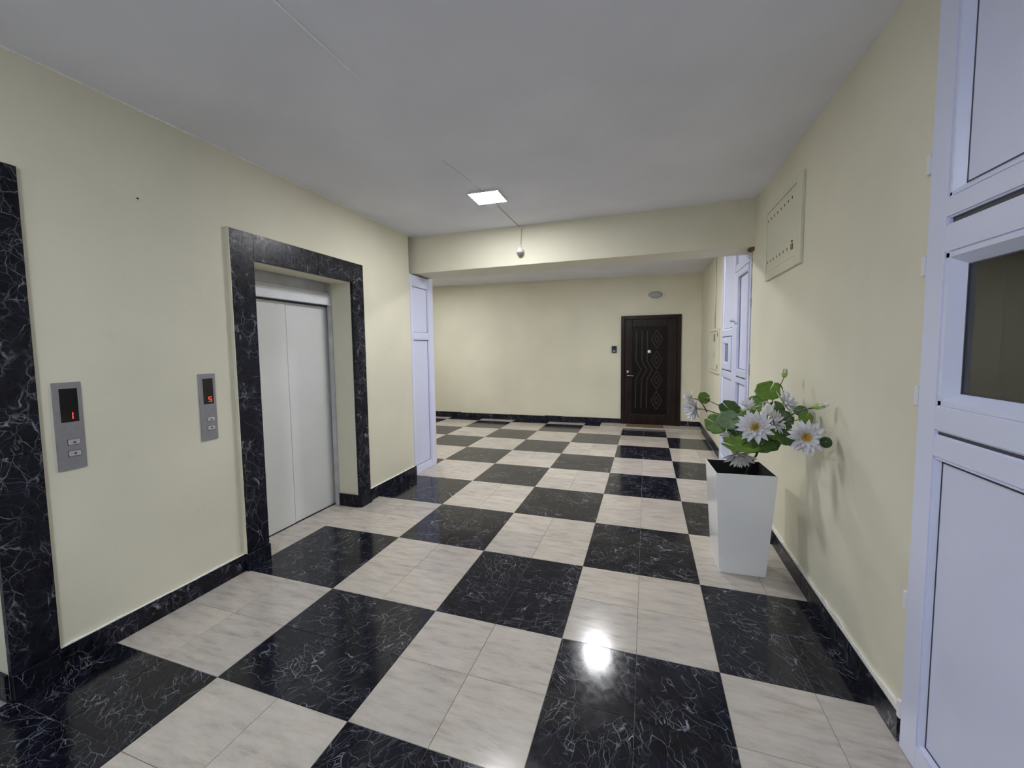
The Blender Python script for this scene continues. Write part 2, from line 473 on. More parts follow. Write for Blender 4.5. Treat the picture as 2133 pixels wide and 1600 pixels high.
wl = MB()
o1a, o1b = LIFT1[0]+JL, LIFT1[1]-JR
o2a, o2b = LIFT2[0]+JL, LIFT2[1]-JR
for (ya, yb, za) in ((YBACK, o1a, 0), (o1a, o1b, ZO), (o1b, o2a, 0), (o2a, o2b, ZO), (o2b, 3.165, 0)):
    wl.box(XL-RV, XL, ya, yb, za, 3.22)
wall_left = wl.build('wall_left', M_WALL)
tag(wall_left, 'cream painted wall holding the two lift doorways', 'wall', kind='structure')
tag(box('nail', M_NAIL, wall_left, XL-0.004, XL+0.006, 0.262, 0.270, 2.536, 2.544), None)
n_ = 90; vs = []; fs = []
for k in range(n_+1):
    y = YBACK+(YB0-YBACK)*k/n_; t = 0.006+random.uniform(0.0, 0.007)
    vs += [(XL-0.001, y, ZC-t), (XL+0.004, y, ZC-t+0.001), (XL+0.006+random.uniform(0, .004), y, ZC+0.002), (XL-0.001, y, ZC+0.002)]
for k in range(n_):
    for q in range(4): fs.append((k*4+q, k*4+(q+1) % 4, (k+1)*4+(q+1) % 4, (k+1)*4+q))
MB().add(vs, fs).build('ceiling_filler_line', M_PLASTER, wall_left)
# the lift shaft behind (closes the wall) and its lobby side
sh = MB()
sh.box(-2.20, -2.02, YBACK, 3.745, 0, 3.22)
sh.box(XFAR, XL-0.055, 3.745, 3.86, 0, 3.22)
shaft = sh.build('wall_shaft', M_WALL)
tag(shaft, 'cream wall of the lift shaft facing the far lobby', 'wall', kind='structure')

wr = MB().box(XR, XR+0.22, 0.615, 3.385, 0, 3.22)
wall_right = wr.build('wall_right', M_WALL)
tag(wall_right, 'cream painted wall beside the flower pot under the meter box', 'wall', kind='structure')
wall_right_far = MB().box(2.262, 2.50, 5.075, YF, 0, 3.22).build('wall_right_far', M_WALL)
tag(wall_right_far, 'short cream wall between the white partition and the far corner', 'wall', kind='structure')
wall_far = MB().box(XFAR-0.1, 2.60, YF, YF+0.2, 0, 3.30).build('wall_far', M_WALL)
tag(wall_far, 'long cream far wall around the dark brown door', 'wall', kind='structure')
wall_back = MB().box(-2.2, 4.6, YBACK-0.2, YBACK, 0, 3.22).build('wall_back', M_CEIL)  # unseen end wall, pulled in and made white to bounce lamp light forward
tag(wall_back, 'unseen corridor end wall, made white to bounce light onto the planter', 'wall', kind='structure')
wall_near = MB().box(XR, XR+0.22, YBACK, -0.42, 0, 3.22).build('wall_right_near', M_WALL)
tag(wall_near, 'cream wall on the near side of the white glazed door', 'wall', kind='structure')
wall_lobby = MB().box(XFAR-0.2, XFAR, 3.7, YF+0.1, 0, 3.30).build('wall_lobby_end', M_WALL)
tag(wall_lobby, 'cream end wall of the far lobby', 'wall', kind='structure')
# dark stair room behind the two white partitions
st = MB()
st.box(4.4, 4.6, YBACK, YF, -0.1, 3.22)
st.box(XR+0.22, 4.6, 2.3, 2.5, -0.1, 3.22)
st.box(XR+0.02, 4.6, YF, YF+0.2, -0.1, 3.22)
st.box(2.6, 4.6, YBACK, YF, -0.16, -0.05)
stair = st.build('wall_stair_room', M_CEIL)
tag(stair, 'dim grey wall seen through the glass of the white door', 'wall', kind='structure')

ceiling = MB().box(-2.2, 4.6, YBACK, YB0+0.2, ZC, ZC+0.16).build('ceiling', M_CEIL)
tag(ceiling, 'white painted ceiling over the lift corridor', 'ceiling', kind='structure')
zl, zr = 3.172, 3.048
far_ceiling = MB().hexa([(XFAR,YB0+0.2,zl),(4.6,YB0+0.2,zr-.02),(4.6,YF+.1,zr-.02),(XFAR,YF+.1,zl),
                         (XFAR,YB0+0.2,zl+.15),(4.6,YB0+0.2,zl+.15),(4.6,YF+.1,zl+.15),(XFAR,YF+.1,zl+.15)]).build('ceiling_far', M_CEIL)
tag(far_ceiling, 'white painted ceiling of the lobby beyond the beam', 'ceiling', kind='structure')
beam = MB().box(XFAR, XR+0.30, YB0, YB1, ZB, ZC+0.1).build('ceiling_beam', M_WALL, None, 0.004)
tag(beam, 'cream painted beam crossing the ceiling', 'beam', kind='structure')

# crumbled end of the right wall next to the white partition
js = MB(); vs = []; fs = []
nseg = 46
for k in range(nseg+1):
    z = ZB*k/nseg
    e = 3.385 + random.uniform(0.004, 0.028)
    xx = XR + random.uniform(-0.006, 0.010)
    vs += [(xx, 3.378, z), (xx+random.uniform(-.004, .006), e, z), (XR+0.1, e, z), (XR+0.1, 3.378, z)]
for k in range(nseg):
    for q in range(4):
        fs.append((k*4+q, k*4+(q+1) % 4, (k+1)*4+(q+1) % 4, (k+1)*4+q))
js.add(vs, fs)
js.build('broken_plaster_edge', M_ROUGH, wall_right)
lump = MB()
for k in range(5):
    c = Vector((XR-0.012+random.uniform(-.012, .012), 3.36+random.uniform(-.04, .04), ZB-0.014+random.uniform(-.012, .008)))
    lump.lathe([(0.004, -0.018), (0.018, -0.010), (0.024, 0.0), (0.018, 0.011), (0.004, 0.018)], Matrix.Translation(c), 8)
lump.build('brown_foam_sealant', plain('brown_foam', (0.20, 0.10, 0.05), 0.9, noise=0.4, nscale=60), wall_right, smooth=True)

# ------------------------------------------------------------------ skirting
def skirt_y(root, x0, x1, ya, yb, h, step=0.6, jit=0.002, n=None):
    n = n or max(1, round((yb-ya)/step)); w = (yb-ya)/n
    for k in range(n):
        hh = h + random.uniform(-jit, jit); dx = random.uniform(-0.0012, 0.0012)
        box('skirting_tile', M_BLACKW, root, x0+dx, x1+dx, ya+k*w+0.0008, ya+(k+1)*w-0.0008, 0.0, hh, 0.0012)
def skirt_x(root, xa, xb, y0, y1, h, step=0.6, jit=0.004, z0=0.0):
    n = max(1, round((xb-xa)/step)); w = (xb-xa)/n
    for k in range(n):
        hh = h + random.uniform(-jit, jit)
        box('skirting_tile', M_BLACKW, root, xa+k*w+0.0008, xa+(k+1)*w-0.0008, y0, y1, z0, hh, 0.0012)
def plaster_y(root, x0, x1, ya, yb, z, hmin, hmax):
    """ragged filler line left on top of the skirting"""
    n = max(4, int((yb-ya)/0.05)); vs = []; fs = []
    for k in range(n+1):
        y = ya+(yb-ya)*k/n; t = z+random.uniform(hmin, hmax)
        vs += [(x0, y, z), (x1, y, z), (x1, y, t-0.002), (x0, y, t)]
    for k in range(n):
        for q in range(4): fs.append((k*4+q, k*4+(q+1) % 4, (k+1)*4+(q+1) % 4, (k+1)*4+q))
    fs += [(0, 1, 2, 3), tuple(n*4+q for q in (3, 2, 1, 0))]
    MB().add(vs, fs).build('filler_line', M_PLASTER, root)

HS = 0.13
bl = empty('baseboard_left', (XL, 0.9, 0), 'black marble skirting along the lift wall', 'baseboard', kind='structure')
skirt_y(bl, XL, XL+0.014, LIFT1[1], LIFT2[0], HS, n=2)
skirt_y(bl, XL, XL+0.014, LIFT2[1], 3.195, HS, n=3)
skirt_y(bl, XL, XL+0.014, YBACK, LIFT1[0], HS, n=3)
plaster_y(bl, XL, XL+0.013, LIFT1[1], LIFT2[0]-0.004, HS-0.001, 0.003, 0.012)
plaster_y(bl, XL, XL+0.013, LIFT2[1], 3.16, HS-0.001, 0.003, 0.012)
br = empty('baseboard_right', (XR, 2.0, 0), 'black marble skirting behind the flower pot', 'baseboard', kind='structure')
skirt_y(br, XR-0.016, XR, 0.625, 3.38, 0.12, n=5)
plaster_y(br, XR-0.013, XR, 0.62, 3.38, 0.119, 0.012, 0.036)
bf = empty('baseboard_far', (-1.5, YF, 0), 'black marble skirting along the far wall', 'baseboard', kind='structure')
skirt_x(bf, -4.6, 0.735, YF-0.015, YF, 0.128, 0.4, 0.008)
skirt_x(bf, 1.89, 2.247, YF-0.015, YF, 0.128, 0.4, 0.004, 0.03)
br2 = empty('baseboard_right_far', (2.262, 6.3, 0), 'black marble skirting under the far right meter cabinet', 'baseboard', kind='structure')
skirt_y(br2, 2.247, 2.262, 5.08, YF-0.016, 0.125, 0.5, 0.004)

# ------------------------------------------------------------------ lift doorways
def lift(name, ya, yb, label):
    root = empty(name, (XL, (ya+yb)/2, 0), label, 'elevator door', kind='structure')
    ia, ib = ya+JL, yb-JR
    xf = XL+0.030
    s = 0.0008
    # marble surround
    box('jamb_slab', M_BLACKW, root, XL, xf, ya, ia, 0.0+HS, 0.985-s, 0.0015)
    box('jamb_slab', M_BLACKW, root, XL, xf, ya, ia, 0.985+s, ZT, 0.0015)
    box('jamb_slab', M_BLACKW, root, XL, xf, ib, yb, HS, 1.16-s, 0.0015)
    box('jamb_slab', M_BLACKW, root, XL, xf, ib, yb, 1.16+s, ZT, 0.0015)
    mid = (ia+ib)/2 + 0.1
    box('header_slab', M_BLACKW, root, XL, xf, ia+s, mid-s, ZO, ZT, 0.0015)
    box('header_slab', M_BLACKW, root, XL, xf, mid+s, ib-s, ZO, ZT, 0.0015)
    # painted plaster edge round the slabs
    box('plaster_edge', M_WALL, root, XL, xf-0.001, ya-0.006, ya, HS, ZT+0.004, 0.001)
    box('plaster_edge', M_WALL, root, XL, xf-0.001, ya-0.006, yb+0.004, ZT, ZT+0.006, 0.001)
    # skirting wrapped round the surround
    for (a, b_) in ((ya-0.008, ia), (ib, yb+0.004)):
        box('skirting_tile', M_BLACKW, root, XL, xf+0.014, a, b_, 0, HS+random.uniform(-.003, .003), 0.0012)
    box('skirting_tile', M_BLACKW, root, XL-RV+0.008, XL, ib-0.014, ib, 0, HS, 0.0012)
    box('skirting_tile', M_BLACKW, root, XL-RV+0.008, XL, ia, ia+0.014, 0, HS, 0.0012)
    # steel jambs, lintel and panels
    xd = -1.905
    box('steel_jamb', M_LIFTG, root, XL-RV-0.05, XL-RV, ib-0.014, ib+0.11, 0, ZO+0.06, 0.002)
    box('steel_jamb', M_LIFTG, root, XL-RV-0.05, XL-RV, ia-0.11, ia+0.014, 0, ZO+0.06, 0.002)
    lint = box('lintel_cover', M_LIFTW, root, -1.885, -1.845, ia-0.05, ib+0.03, 2.105, 2.205, 0.004)
    box('lintel_lip', M_LIFTW, lint, -1.885, -1.838, ia-0.05, ib+0.03, 2.100, 2.116, 0.002)
    box('lintel_plate', M_LIFTG, root, -1.93, -1.888, ia-0.1, ib+0.10, 2.205, 2.42, 0.002)
    box('lintel_strip', M_LIFTW, root, -1.888, -1.868, ia-0.05, ib+0.03, 2.206, 2.226, 0.002)
    seam = ia + 0.575
    box('head_track', M_GASKET, root, -1.96, -1.90, ia-0.05, ib+0.08, 2.085, 2.11)
    p1 = box('door_panel', M_LIFT, root, xd-0.025, xd, ia-0.08, seam-0.003, 0.008, 2.094, 0.003)
    p2 = box('door_panel', M_LIFT, root, xd-0.038, xd-0.006, seam+0.004, ib+0.020, 0.008, 2.094, 0.003)
    box('panel_gap', M_GASKET, root, xd-0.040, xd-0.020, seam-0.004, seam+0.005, 0.008, 2.094)
    box('panel_gap', M_GASKET, root, xd-0.045, xd-0.020, ib+0.018, ib+0.06, 0.008, 2.094)
    MB().lathe([(0.0075, 0), (0.0075, 0.002), (0.004, 0.003)], frame_mat((1,0,0), (xd, seam-0.095, 2.06)), 12).build('key_hole', M_LIFTG, p1)
    box('sill_groove', M_GASKET, root, xd-0.05, xd+0.004, ia-0.05, ib+0.05, -0.012, 0.002)
    recess_slabs(ia, ib)
    return root
lift('door_1', *LIFT2, 'closed grey lift door in a black marble surround, beside the floor display reading five')
lift('door_2', *LIFT1, 'lift doorway with black marble surround cut by the left picture edge')

# call panels ------------------------------------------------------------
SEG = {'5': 'afgcd', '1': 'bc'}
def call_panel(ya, yb, digit, label, dig_y, dz=(0, 0)):
    z0, z1 = 1.036, 1.490
    root = empty('lift_call_panel', (XL, (ya+yb)/2, z0), label, 'call panel', 'lift call panels on the left wall')
    xp = XL+0.008
    box('face_plate', M_STEEL, root, XL-0.002, xp, ya, yb, z0, z1, 0.002)
    sa, sb = ya+0.024, yb-0.018
    scr = box('display_screen', M_SCREEN, root, xp-0.002, xp+0.0012, sa, sb, 1.284, 1.458, 0.0006)
    mb = MB()
    cz, h, w, t = 1.316, 0.034, 0.022, 0.0040
    x0, x1 = xp+0.0008, xp+0.0022
    segs = {'a': (-w/2, w/2, h/2-t, h/2), 'd': (-w/2, w/2, -h/2, -h/2+t), 'g': (-w/2, w/2, -t/2, t/2),
            'f': (-w/2, -w/2+t, 0, h/2), 'b': (w/2-t, w/2, 0.0012, h/2), 'e': (-w/2, -w/2+t, -h/2, 0), 'c': (w/2-t, w/2, -h/2, -0.0012)}
    for c in SEG[digit]:
        a = segs[c]; mb.box(x0, x1, dig_y+a[0], dig_y+a[1], cz+a[2], cz+a[3])
    mb.build('red_digit', M_RED, scr)
    yc = (ya+yb)/2 + 0.010
    for zc, s in ((1.178, 1), (1.118, -1)):
        bt = box('call_button', M_STEELB, root, xp-0.002, xp+0.006, yc-0.024, yc+0.024, zc-0.014, zc+0.014, 0.003)
        tri = MB().add([(xp+0.0062, yc-0.008, zc-0.005*s), (xp+0.0062, yc+0.008, zc-0.005*s), (xp+0.0062, yc, zc+0.006*s),
                        (xp+0.0068, yc-0.008, zc-0.005*s), (xp+0.0068, yc+0.008, zc-0.005*s), (xp+0.0068, yc, zc+0.006*s)],
                       [(0,1,2), (5,4,3), (0,3,4,1), (1,4,5,2), (2,5,3,0)])
        tri.build('arrow_mark', M_DARKMARK, bt)
        box('button_shadow_gap', M_DARKMARK, root, xp-0.001, xp+0.0006, yc-0.0255, yc+0.0255, zc-0.0158, zc+0.0155)
    return root
call_panel(-0.173, -0.060, '1', 'steel call panel whose red display reads one, nearest the left picture edge', -0.112)
call_panel(0.538, 0.648, '5', 'steel call panel whose red display reads five, beside the lift surround', 0.606)

# ------------------------------------------------------------------ white plastic partitions
def bar(root, nm, x0, x1, y0, y1, z0, z1, bv=0.004, mat=None):
    return box(nm, mat or M_PVC, root, x0, x1, y0, y1, z0, z1, bv, 2)

# left: narrow leaf under the beam end
lp = empty('partition_panel', (XL, 3.45, 0), 'narrow white plastic partition panel standing under the left beam end', 'partition')
xa, xb = XL-0.055, XL+0.006
bar(lp, 'frame_stile', xa, xb, 3.168, 3.222, 0, 2.59)
bar(lp, 'frame_stile', xa, xb, 3.622, 3.742, 0, 2.59)
for z0, z1 in ((0, 0.095), (1.775, 1.85), (2.46, 2.59)):
    bar(lp, 'frame_rail', xa, xb-0.001, 3.222, 3.622, z0, z1)
for z0, z1 in ((0.095, 1.775), (1.85, 2.46)):
    pn = box('infill_panel', M_PVCP, lp, xa+0.01, xb-0.024, 3.222, 3.622, z0, z1, 0.001)
    gk = MB(); t = 0.007; x0, x1 = xb-0.0245, xb-0.0225
    gk.box(x0, x1, 3.234, 3.234+t, z0, z1); gk.box(x0, x1, 3.610-t, 3.610, z0, z1); gk.box(x0, x1, 3.234, 3.61, z0+.012, z0+.012+t); gk.box(x0, x1, 3.234, 3.61, z1-.012-t, z1-.012)
    gk.build('gasket', M_SEAL, pn)
    bar(pn, 'glazing_bead', xb-0.025, xb-0.004, 3.610, 3.622, z0, z1, 0.002)
    bar(pn, 'glazing_bead', xb-0.025, xb-0.004, 3.222, 3.234, z0, z1, 0.002)
    bar(pn, 'glazing_bead', xb-0.025, xb-0.004, 3.222, 3.622, z0, z0+0.012, 0.002)
    bar(pn, 'glazing_bead', xb-0.025, xb-0.004, 3.222, 3.622, z1-0.012, z1, 0.002)

def glazing(root, kind, xf, y0, y1, z0, z1, depth=0.022, bead=0.014, mat=None):
    """an infill or pane, set back behind sloping beads; xf = front face of the bars (room is at -x)"""
    nm = 'glass_pane' if kind == 'glass' else 'infill_panel'
    m = M_GLASS if kind == 'glass' else M_PVCP
    pn = box(nm, m, root, xf+depth, xf+depth+(0.006 if kind == 'glass' else 0.02), y0, y1, z0, z1)
    e = bead
    def slope(a0, a1, c0, c1, sidex):
        mb = MB()
        if sidex == 'y0': mb.hexa([(xf+.003,y0,c0),(xf+depth,y0,c0),(xf+depth,y0,c1),(xf+.003,y0,c1),(xf+.003,y0+e*.35,c0),(xf+depth,y0+e,c0),(xf+depth,y0+e,c1),(xf+.003,y0+e*.35,c1)])
        if sidex == 'y1': mb.hexa([(xf+.003,y1,c0),(xf+depth,y1,c0),(xf+depth,y1,c1),(xf+.003,y1,c1),(xf+.003,y1-e*.35,c0),(xf+depth,y1-e,c0),(xf+depth,y1-e,c1),(xf+.003,y1-e*.35,c1)])
        if sidex == 'z0': mb.hexa([(xf+.003,a0,z0),(xf+depth,a0,z0),(xf+depth,a1,z0),(xf+.003,a1,z0),(xf+.003,a0,z0+e*.35),(xf+depth,a0,z0+e),(xf+depth,a1,z0+e),(xf+.003,a1,z0+e*.35)])
        if sidex == 'z1': mb.hexa([(xf+.003,a0,z1),(xf+depth,a0,z1),(xf+depth,a1,z1),(xf+.003,a1,z1),(xf+.003,a0,z1-e*.35),(xf+depth,a0,z1-e),(xf+depth,a1,z1-e),(xf+.003,a1,z1-e*.35)])
        mb.build('glazing_bead', M_PVC, pn)
    for sd in ('y0', 'y1'): slope(0, 0, z0-0.009, z1+0.009, sd)
    for sd in ('z0', 'z1'): slope(y0-0.009, y1+0.009, 0, 0, sd)
    # rubber gasket line round the pane
    gx0, gx1 = xf+depth-0.0012, xf+depth+0.0004
    t = 0.005
    gk = MB()
    gk.box(gx0, gx1, y0+e, y0+e+t, z0+e, z1-e); gk.box(gx0, gx1, y1-e-t, y1-e, z0+e, z1-e)
    gk.box(gx0, gx1, y0+e, y1-e, z0+e, z0+e+t); gk.box(gx0, gx1, y0+e, y1-e, z1-e-t, z1-e)
    gk.build('gasket', M_GASKET, pn)
    return pn

# right foreground: door with transom, dark pane and lower panel
d3 = empty('door_3', (XR, 0.1, 0), 'white plastic door with dark glass pane at the right picture edge', 'door', kind='structure')
xf, xb = XR-0.018, XR+0.055
YS = 0.605                                        # edge against the wall
ye = -0.415
bar(d3, 'frame_stile', xf, xb, 0.497, YS, 0, 3.05, 0.006)
bar(d3, 'frame_stile', xf, xb, ye, -0.31, 0, 3.05, 0.006)
bar(d3, 'frame_rail', xf+0.0006, xb-0.001, -0.322, 0.509, 2.95, 3.05, 0.006)
bar(d3, 'transom_rail', xf+0.0006, xb-0.001, -0.322, 0.509, 2.066, 2.140, 0.006)
bar(d3, 'top_rail', xf+0.001, xb-0.001, -0.322, 0.509, 1.945, 2.046, 0.006)
bar(d3, 'lock_rail', xf+0.0006, xb-0.001, -0.322, 0.509, 1.318, 1.412, 0.006)
bar(d3, 'lock_rail', xf+0.001, xb-0.001, -0.322, 0.509, 1.222, 1.306, 0.006)
bar(d3, 'bottom_rail', xf+0.0006, xb-0.001, -0.322, 0.509, 0.0, 0.105, 0.006)
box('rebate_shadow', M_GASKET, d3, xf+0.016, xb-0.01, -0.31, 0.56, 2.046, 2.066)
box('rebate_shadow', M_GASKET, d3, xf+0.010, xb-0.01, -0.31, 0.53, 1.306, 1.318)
glazing(d3, 'panel', xf, -0.31, 0.497, 2.140, 2.95, 0.030, 0.03)
glazing(d3, 'glass', xf, -0.31, 0.497, 1.412, 1.945, 0.040, 0.045)
glazing(d3, 'panel', xf, -0.31, 0.497, 0.105, 1.222, 0.020, 0.012)
box('bright_bead', M_PVC, d3, xf-0.001, xf+0.018, -0.31, 0.485, 0.105, 0.122, 0.005, 2)
# fixing lugs between frame and wall
for z in (2.30, 1.93, 1.44, 0.62, 0.16):
    box('fixing_lug', M_WHITE, d3, xf-0.004, xf+0.030, YS-0.002, YS+0.019, z-0.045, z+0.03, 0.003)

# edge filler between wall end and frame
box('sealant_strip', M_PLASTER, d3, XR-0.002, XR+0.05, YS, 0.617, 0, 3.05)

# right background: glazed partition beyond the beam
d4 = empty('door_4', (XR, 4.2, 0), 'tall white plastic partition with door beyond the beam, right side', 'door', kind='structure')
xf, xb = XR-0.004, XR+0.06
ZTOP = 3.045
bar(d4, 'frame_stile', xf, xb, 3.418, 3.468, 0, ZTOP)
bar(d4, 'frame_post', xf-0.004, xb, 4.17, 4.30, 0, ZTOP)
bar(d4, 'frame_stile', xf, xb, 5.00, 5.073, 0, ZTOP)
for (a, b_) in ((3.468, 4.17), (4.30, 5.00)):
    bar(d4, 'frame_rail', xf, xb, a, b_, 2.97, ZTOP)
    bar(d4, 'bottom_rail', xf, xb, a, b_, 0, 0.10)
# door leaf bay
bar(d4, 'transom_rail', xf, xb, 3.468, 4.17, 2.50, 2.58)
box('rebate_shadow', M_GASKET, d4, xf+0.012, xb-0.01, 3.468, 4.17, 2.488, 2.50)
leaf = box('door_leaf', M_PVCP, d4, xf+0.020, xb-0.01, 3.475, 4.165, 0.10, 2.488)
bar(leaf, 'leaf_stile', xf-0.012, xb-0.012, 3.98, 4.155, 0.11, 2.485)
bar(leaf, 'leaf_stile', xf-0.012, xb-0.012, 3.475, 3.50, 0.11, 2.485)
bar(leaf, 'leaf_rail', xf-0.012, xb-0.012, 3.50, 3.98, 2.42, 2.485)
bar(leaf, 'leaf_rail', xf-0.012, xb-0.012, 3.50, 3.98, 1.285, 1.365)
bar(leaf, 'leaf_rail', xf-0.012, xb-0.012, 3.50, 3.98, 1.21, 1.272)
bar(leaf, 'leaf_rail', xf-0.012, xb-0.012, 3.50, 3.98, 0.11, 0.20)
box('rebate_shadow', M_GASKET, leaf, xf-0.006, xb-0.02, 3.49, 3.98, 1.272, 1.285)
for z0, z1 in ((1.365, 2.42), (0.20, 1.21)):
    gk = MB(); t = 0.006; x0, x1 = xf+0.016, xf+0.0205
    gk.box(x0, x1, 3.50, 3.50+t, z0, z1); gk.box(x0, x1, 3.98-t, 3.98, z0, z1); gk.box(x0, x1, 3.5, 3.98, z0, z0+t); gk.box(x0, x1, 3.5, 3.98, z1-t, z1)
    gk.build('gasket', M_GASKET, leaf)
hm = MB().tube([(xf-0.012, 4.10, 1.92), (xf-0.055, 4.10, 1.92), (xf-0.060, 4.08, 1.925), (xf-0.060, 4.00, 1.93)], 0.010, 8)
h4 = hm.build('handle', M_CHROME, leaf, smooth=True)
glazing(d4, 'panel', xf, 3.468, 4.17, 2.58, 2.97, 0.02, 0.012)
# side bay: upper panel, small hatch window, lower panel
bar(d4, 'cross_rail', xf, xb, 4.30, 5.00, 1.758, 1.83)
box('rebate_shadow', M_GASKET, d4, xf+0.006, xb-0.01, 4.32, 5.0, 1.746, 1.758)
bar(d4, 'hatch_stile', xf-0.010, xb, 4.32, 4.52, 1.32, 1.746)
bar(d4, 'hatch_stile', xf-0.010, xb, 4.90, 4.995, 1.32, 1.746)
bar(d4, 'hatch_rail', xf-0.010, xb, 4.52, 4.90, 1.675, 1.746)
bar(d4, 'hatch_rail', xf-0.010, xb, 4.52, 4.90, 1.32, 1.40)
glazing(d4, 'glass', xf-0.010, 4.52, 4.90, 1.40, 1.675, 0.03, 0.02)
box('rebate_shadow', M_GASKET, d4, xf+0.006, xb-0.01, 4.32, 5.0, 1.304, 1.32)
bar(d4, 'cross_rail', xf, xb, 4.30, 5.00, 1.225, 1.304)
glazing(d4, 'panel', xf, 4.30, 5.00, 1.83, 2.97, 0.02, 0.03)
glazing(d4, 'panel', xf, 4.30, 5.00, 0.10, 1.225, 0.02, 0.03)

# ------------------------------------------------------------------ far door with step, mat, bell, oval lamp
d5 = empty('door_5', (1.31, YF, 0.03), 'dark brown wooden apartment door with diamond mouldings in the far wall', 'door', kind='structure')
dx0, dx1, dz0, dz1 = 0.735, 1.89, 0.031, 2.272
yo = YF-0.045
box('door_jamb', M_WOOD, d5, dx0, dx0+0.075, yo, YF, dz0, dz1, 0.006)
box('door_jamb', M_WOOD, d5, dx1-0.075, dx1, yo, YF, dz0, dz1, 0.006)
box('door_head', M_WOOD, d5, dx0+0.075, dx1-0.075, yo, YF, dz1-0.075, dz1, 0.006)
yl = YF-0.035
leaf5 = box('door_leaf', M_WOOD, d5, dx0+0.078, dx1-0.078, yl+0.012, YF-0.001, dz0, dz1-0.078, 0.002)
px0, px1, pz0, pz1 = 0.957, 1.634, 0.225, 2.04
box('leaf_stile', M_WOOD, leaf5, dx0+0.080, px0, yl, YF-0.01, dz0+0.004, dz1-0.08, 0.005)
box('leaf_stile', M_WOOD, leaf5, px1, dx1-0.080, yl, YF-0.01, dz0+0.004, dz1-0.08, 0.005)
box('leaf_rail', M_WOOD, leaf5, px0, px1, yl, YF-0.01, pz1, dz1-0.08, 0.005)
box('leaf_rail', M_WOOD, leaf5, px0, px1, yl, YF-0.01, dz0+0.004, pz0, 0.005)
box('kick_strip', M_MOULD, leaf5, px0-0.03, px1-0.02, yl-0.002, yl+0.008, pz0+0.002, pz0+0.012, 0.001)
box('leaf_panel', M_WOODP, leaf5, px0, px1, yl+0.010, YF-0.005, pz0, pz1)
def strip(pts, t=0.017):
    """raised moulding along a polyline in the door plane"""
    mb = MB()
    y0, y1 = yl+0.001, yl+0.012
    for (xa_, za_), (xb_, zb_) in zip(pts[:-1], pts[1:]):
        d = Vector((xb_-xa_, 0, zb_-za_)).normalized(); n = Vector((-d.z, 0, d.x))*(t/2)
        a = Vector((xa_, 0, za_))-d*t*.3; b_ = Vector((xb_, 0, zb_))+d*t*.3
        q = [a-n, b_-n, b_+n, a+n]
        mb.hexa([(p.x, y1, p.z) for p in q] + [(p.x*1, y0, p.z) for p in q])
    return mb
for xs in (1.037, 1.150, 1.253):
    strip([(xs, 1.955), (xs, 1.34), (xs+0.10, 1.165), (xs, 0.975), (xs-0.012, 0.37)]).build('zigzag_moulding', M_MOULD, leaf5)
for zc in (1.785, 1.365, 0.955, 0.535):
    hw, hh = 0.105, 0.185
    dm = strip([(1.436-hw, zc), (1.436, zc+hh), (1.436+hw, zc), (1.436, zc-hh), (1.436-hw, zc)], 0.014).build('diamond_moulding', M_MOULD, leaf5)
    strip([(1.436-hw*.42, zc), (1.436, zc+hh*.42), (1.436+hw*.42, zc), (1.436, zc-hh*.42), (1.436-hw*.42, zc)], 0.014).build('inner_diamond', M_MOULD, dm)
MB().lathe([(0.036, 0), (0.036, 0.008), (0.028, 0.014), (0.012, 0.015)], frame_mat((0,-1,0), (1.292, yl+0.010, 1.535)), 20).build('peephole_number_disc', M_CHROME, leaf5, smooth=False)
MB().lathe([(0.026, 0), (0.026, 0.012), (0.018, 0.016)], frame_mat((0,-1,0), (0.872, yl, 1.125)), 16).build('lock_cylinder', M_CHROME, leaf5)
hb = MB().lathe([(0.026, 0), (0.026, 0.010), (0.014, 0.014), (0.012, 0.045)], frame_mat((0,-1,0), (0.872, yl, 1.045)), 16)
hb.tube([(0.872, yl-0.045, 1.045), (0.90, yl-0.050, 1.045), (0.99, yl-0.050, 1.040)], 0.011, 8)
hb.build('lever_handle', M_CHROME, leaf5, smooth=True)

step = MB().box(0.345, 2.246, 7.08, YF, 0.0, 0.032).build('door_step', M_BEIGE, None, 0.002)
tag(step, 'low beige marble step in front of the brown door', 'step')
dm_ = MB().box(0.858, 1.566, 7.10, 7.40, 0.032, 0.043)
doormat = dm_.build('doormat', M_MAT, None, 0.003)
tag(doormat, 'thin brown doormat lying on the step at the brown door', 'doormat')

bell = empty('door_intercom', (0.596, YF, 1.517), 'small dark square intercom on the far wall left of the door', 'intercom')
bb = box('casing', M_BELL, bell, 0.544, 0.650, YF-0.030, YF, 1.517, 1.660, 0.006, 2)
box('speaker_panel', M_SCREEN, bell, 0.558, 0.636, YF-0.032, YF-0.028, 1.592, 1.648, 0.001)
box('call_button', M_STEEL, bell, 0.575, 0.619, YF-0.034, YF-0.028, 1.535, 1.565, 0.002)

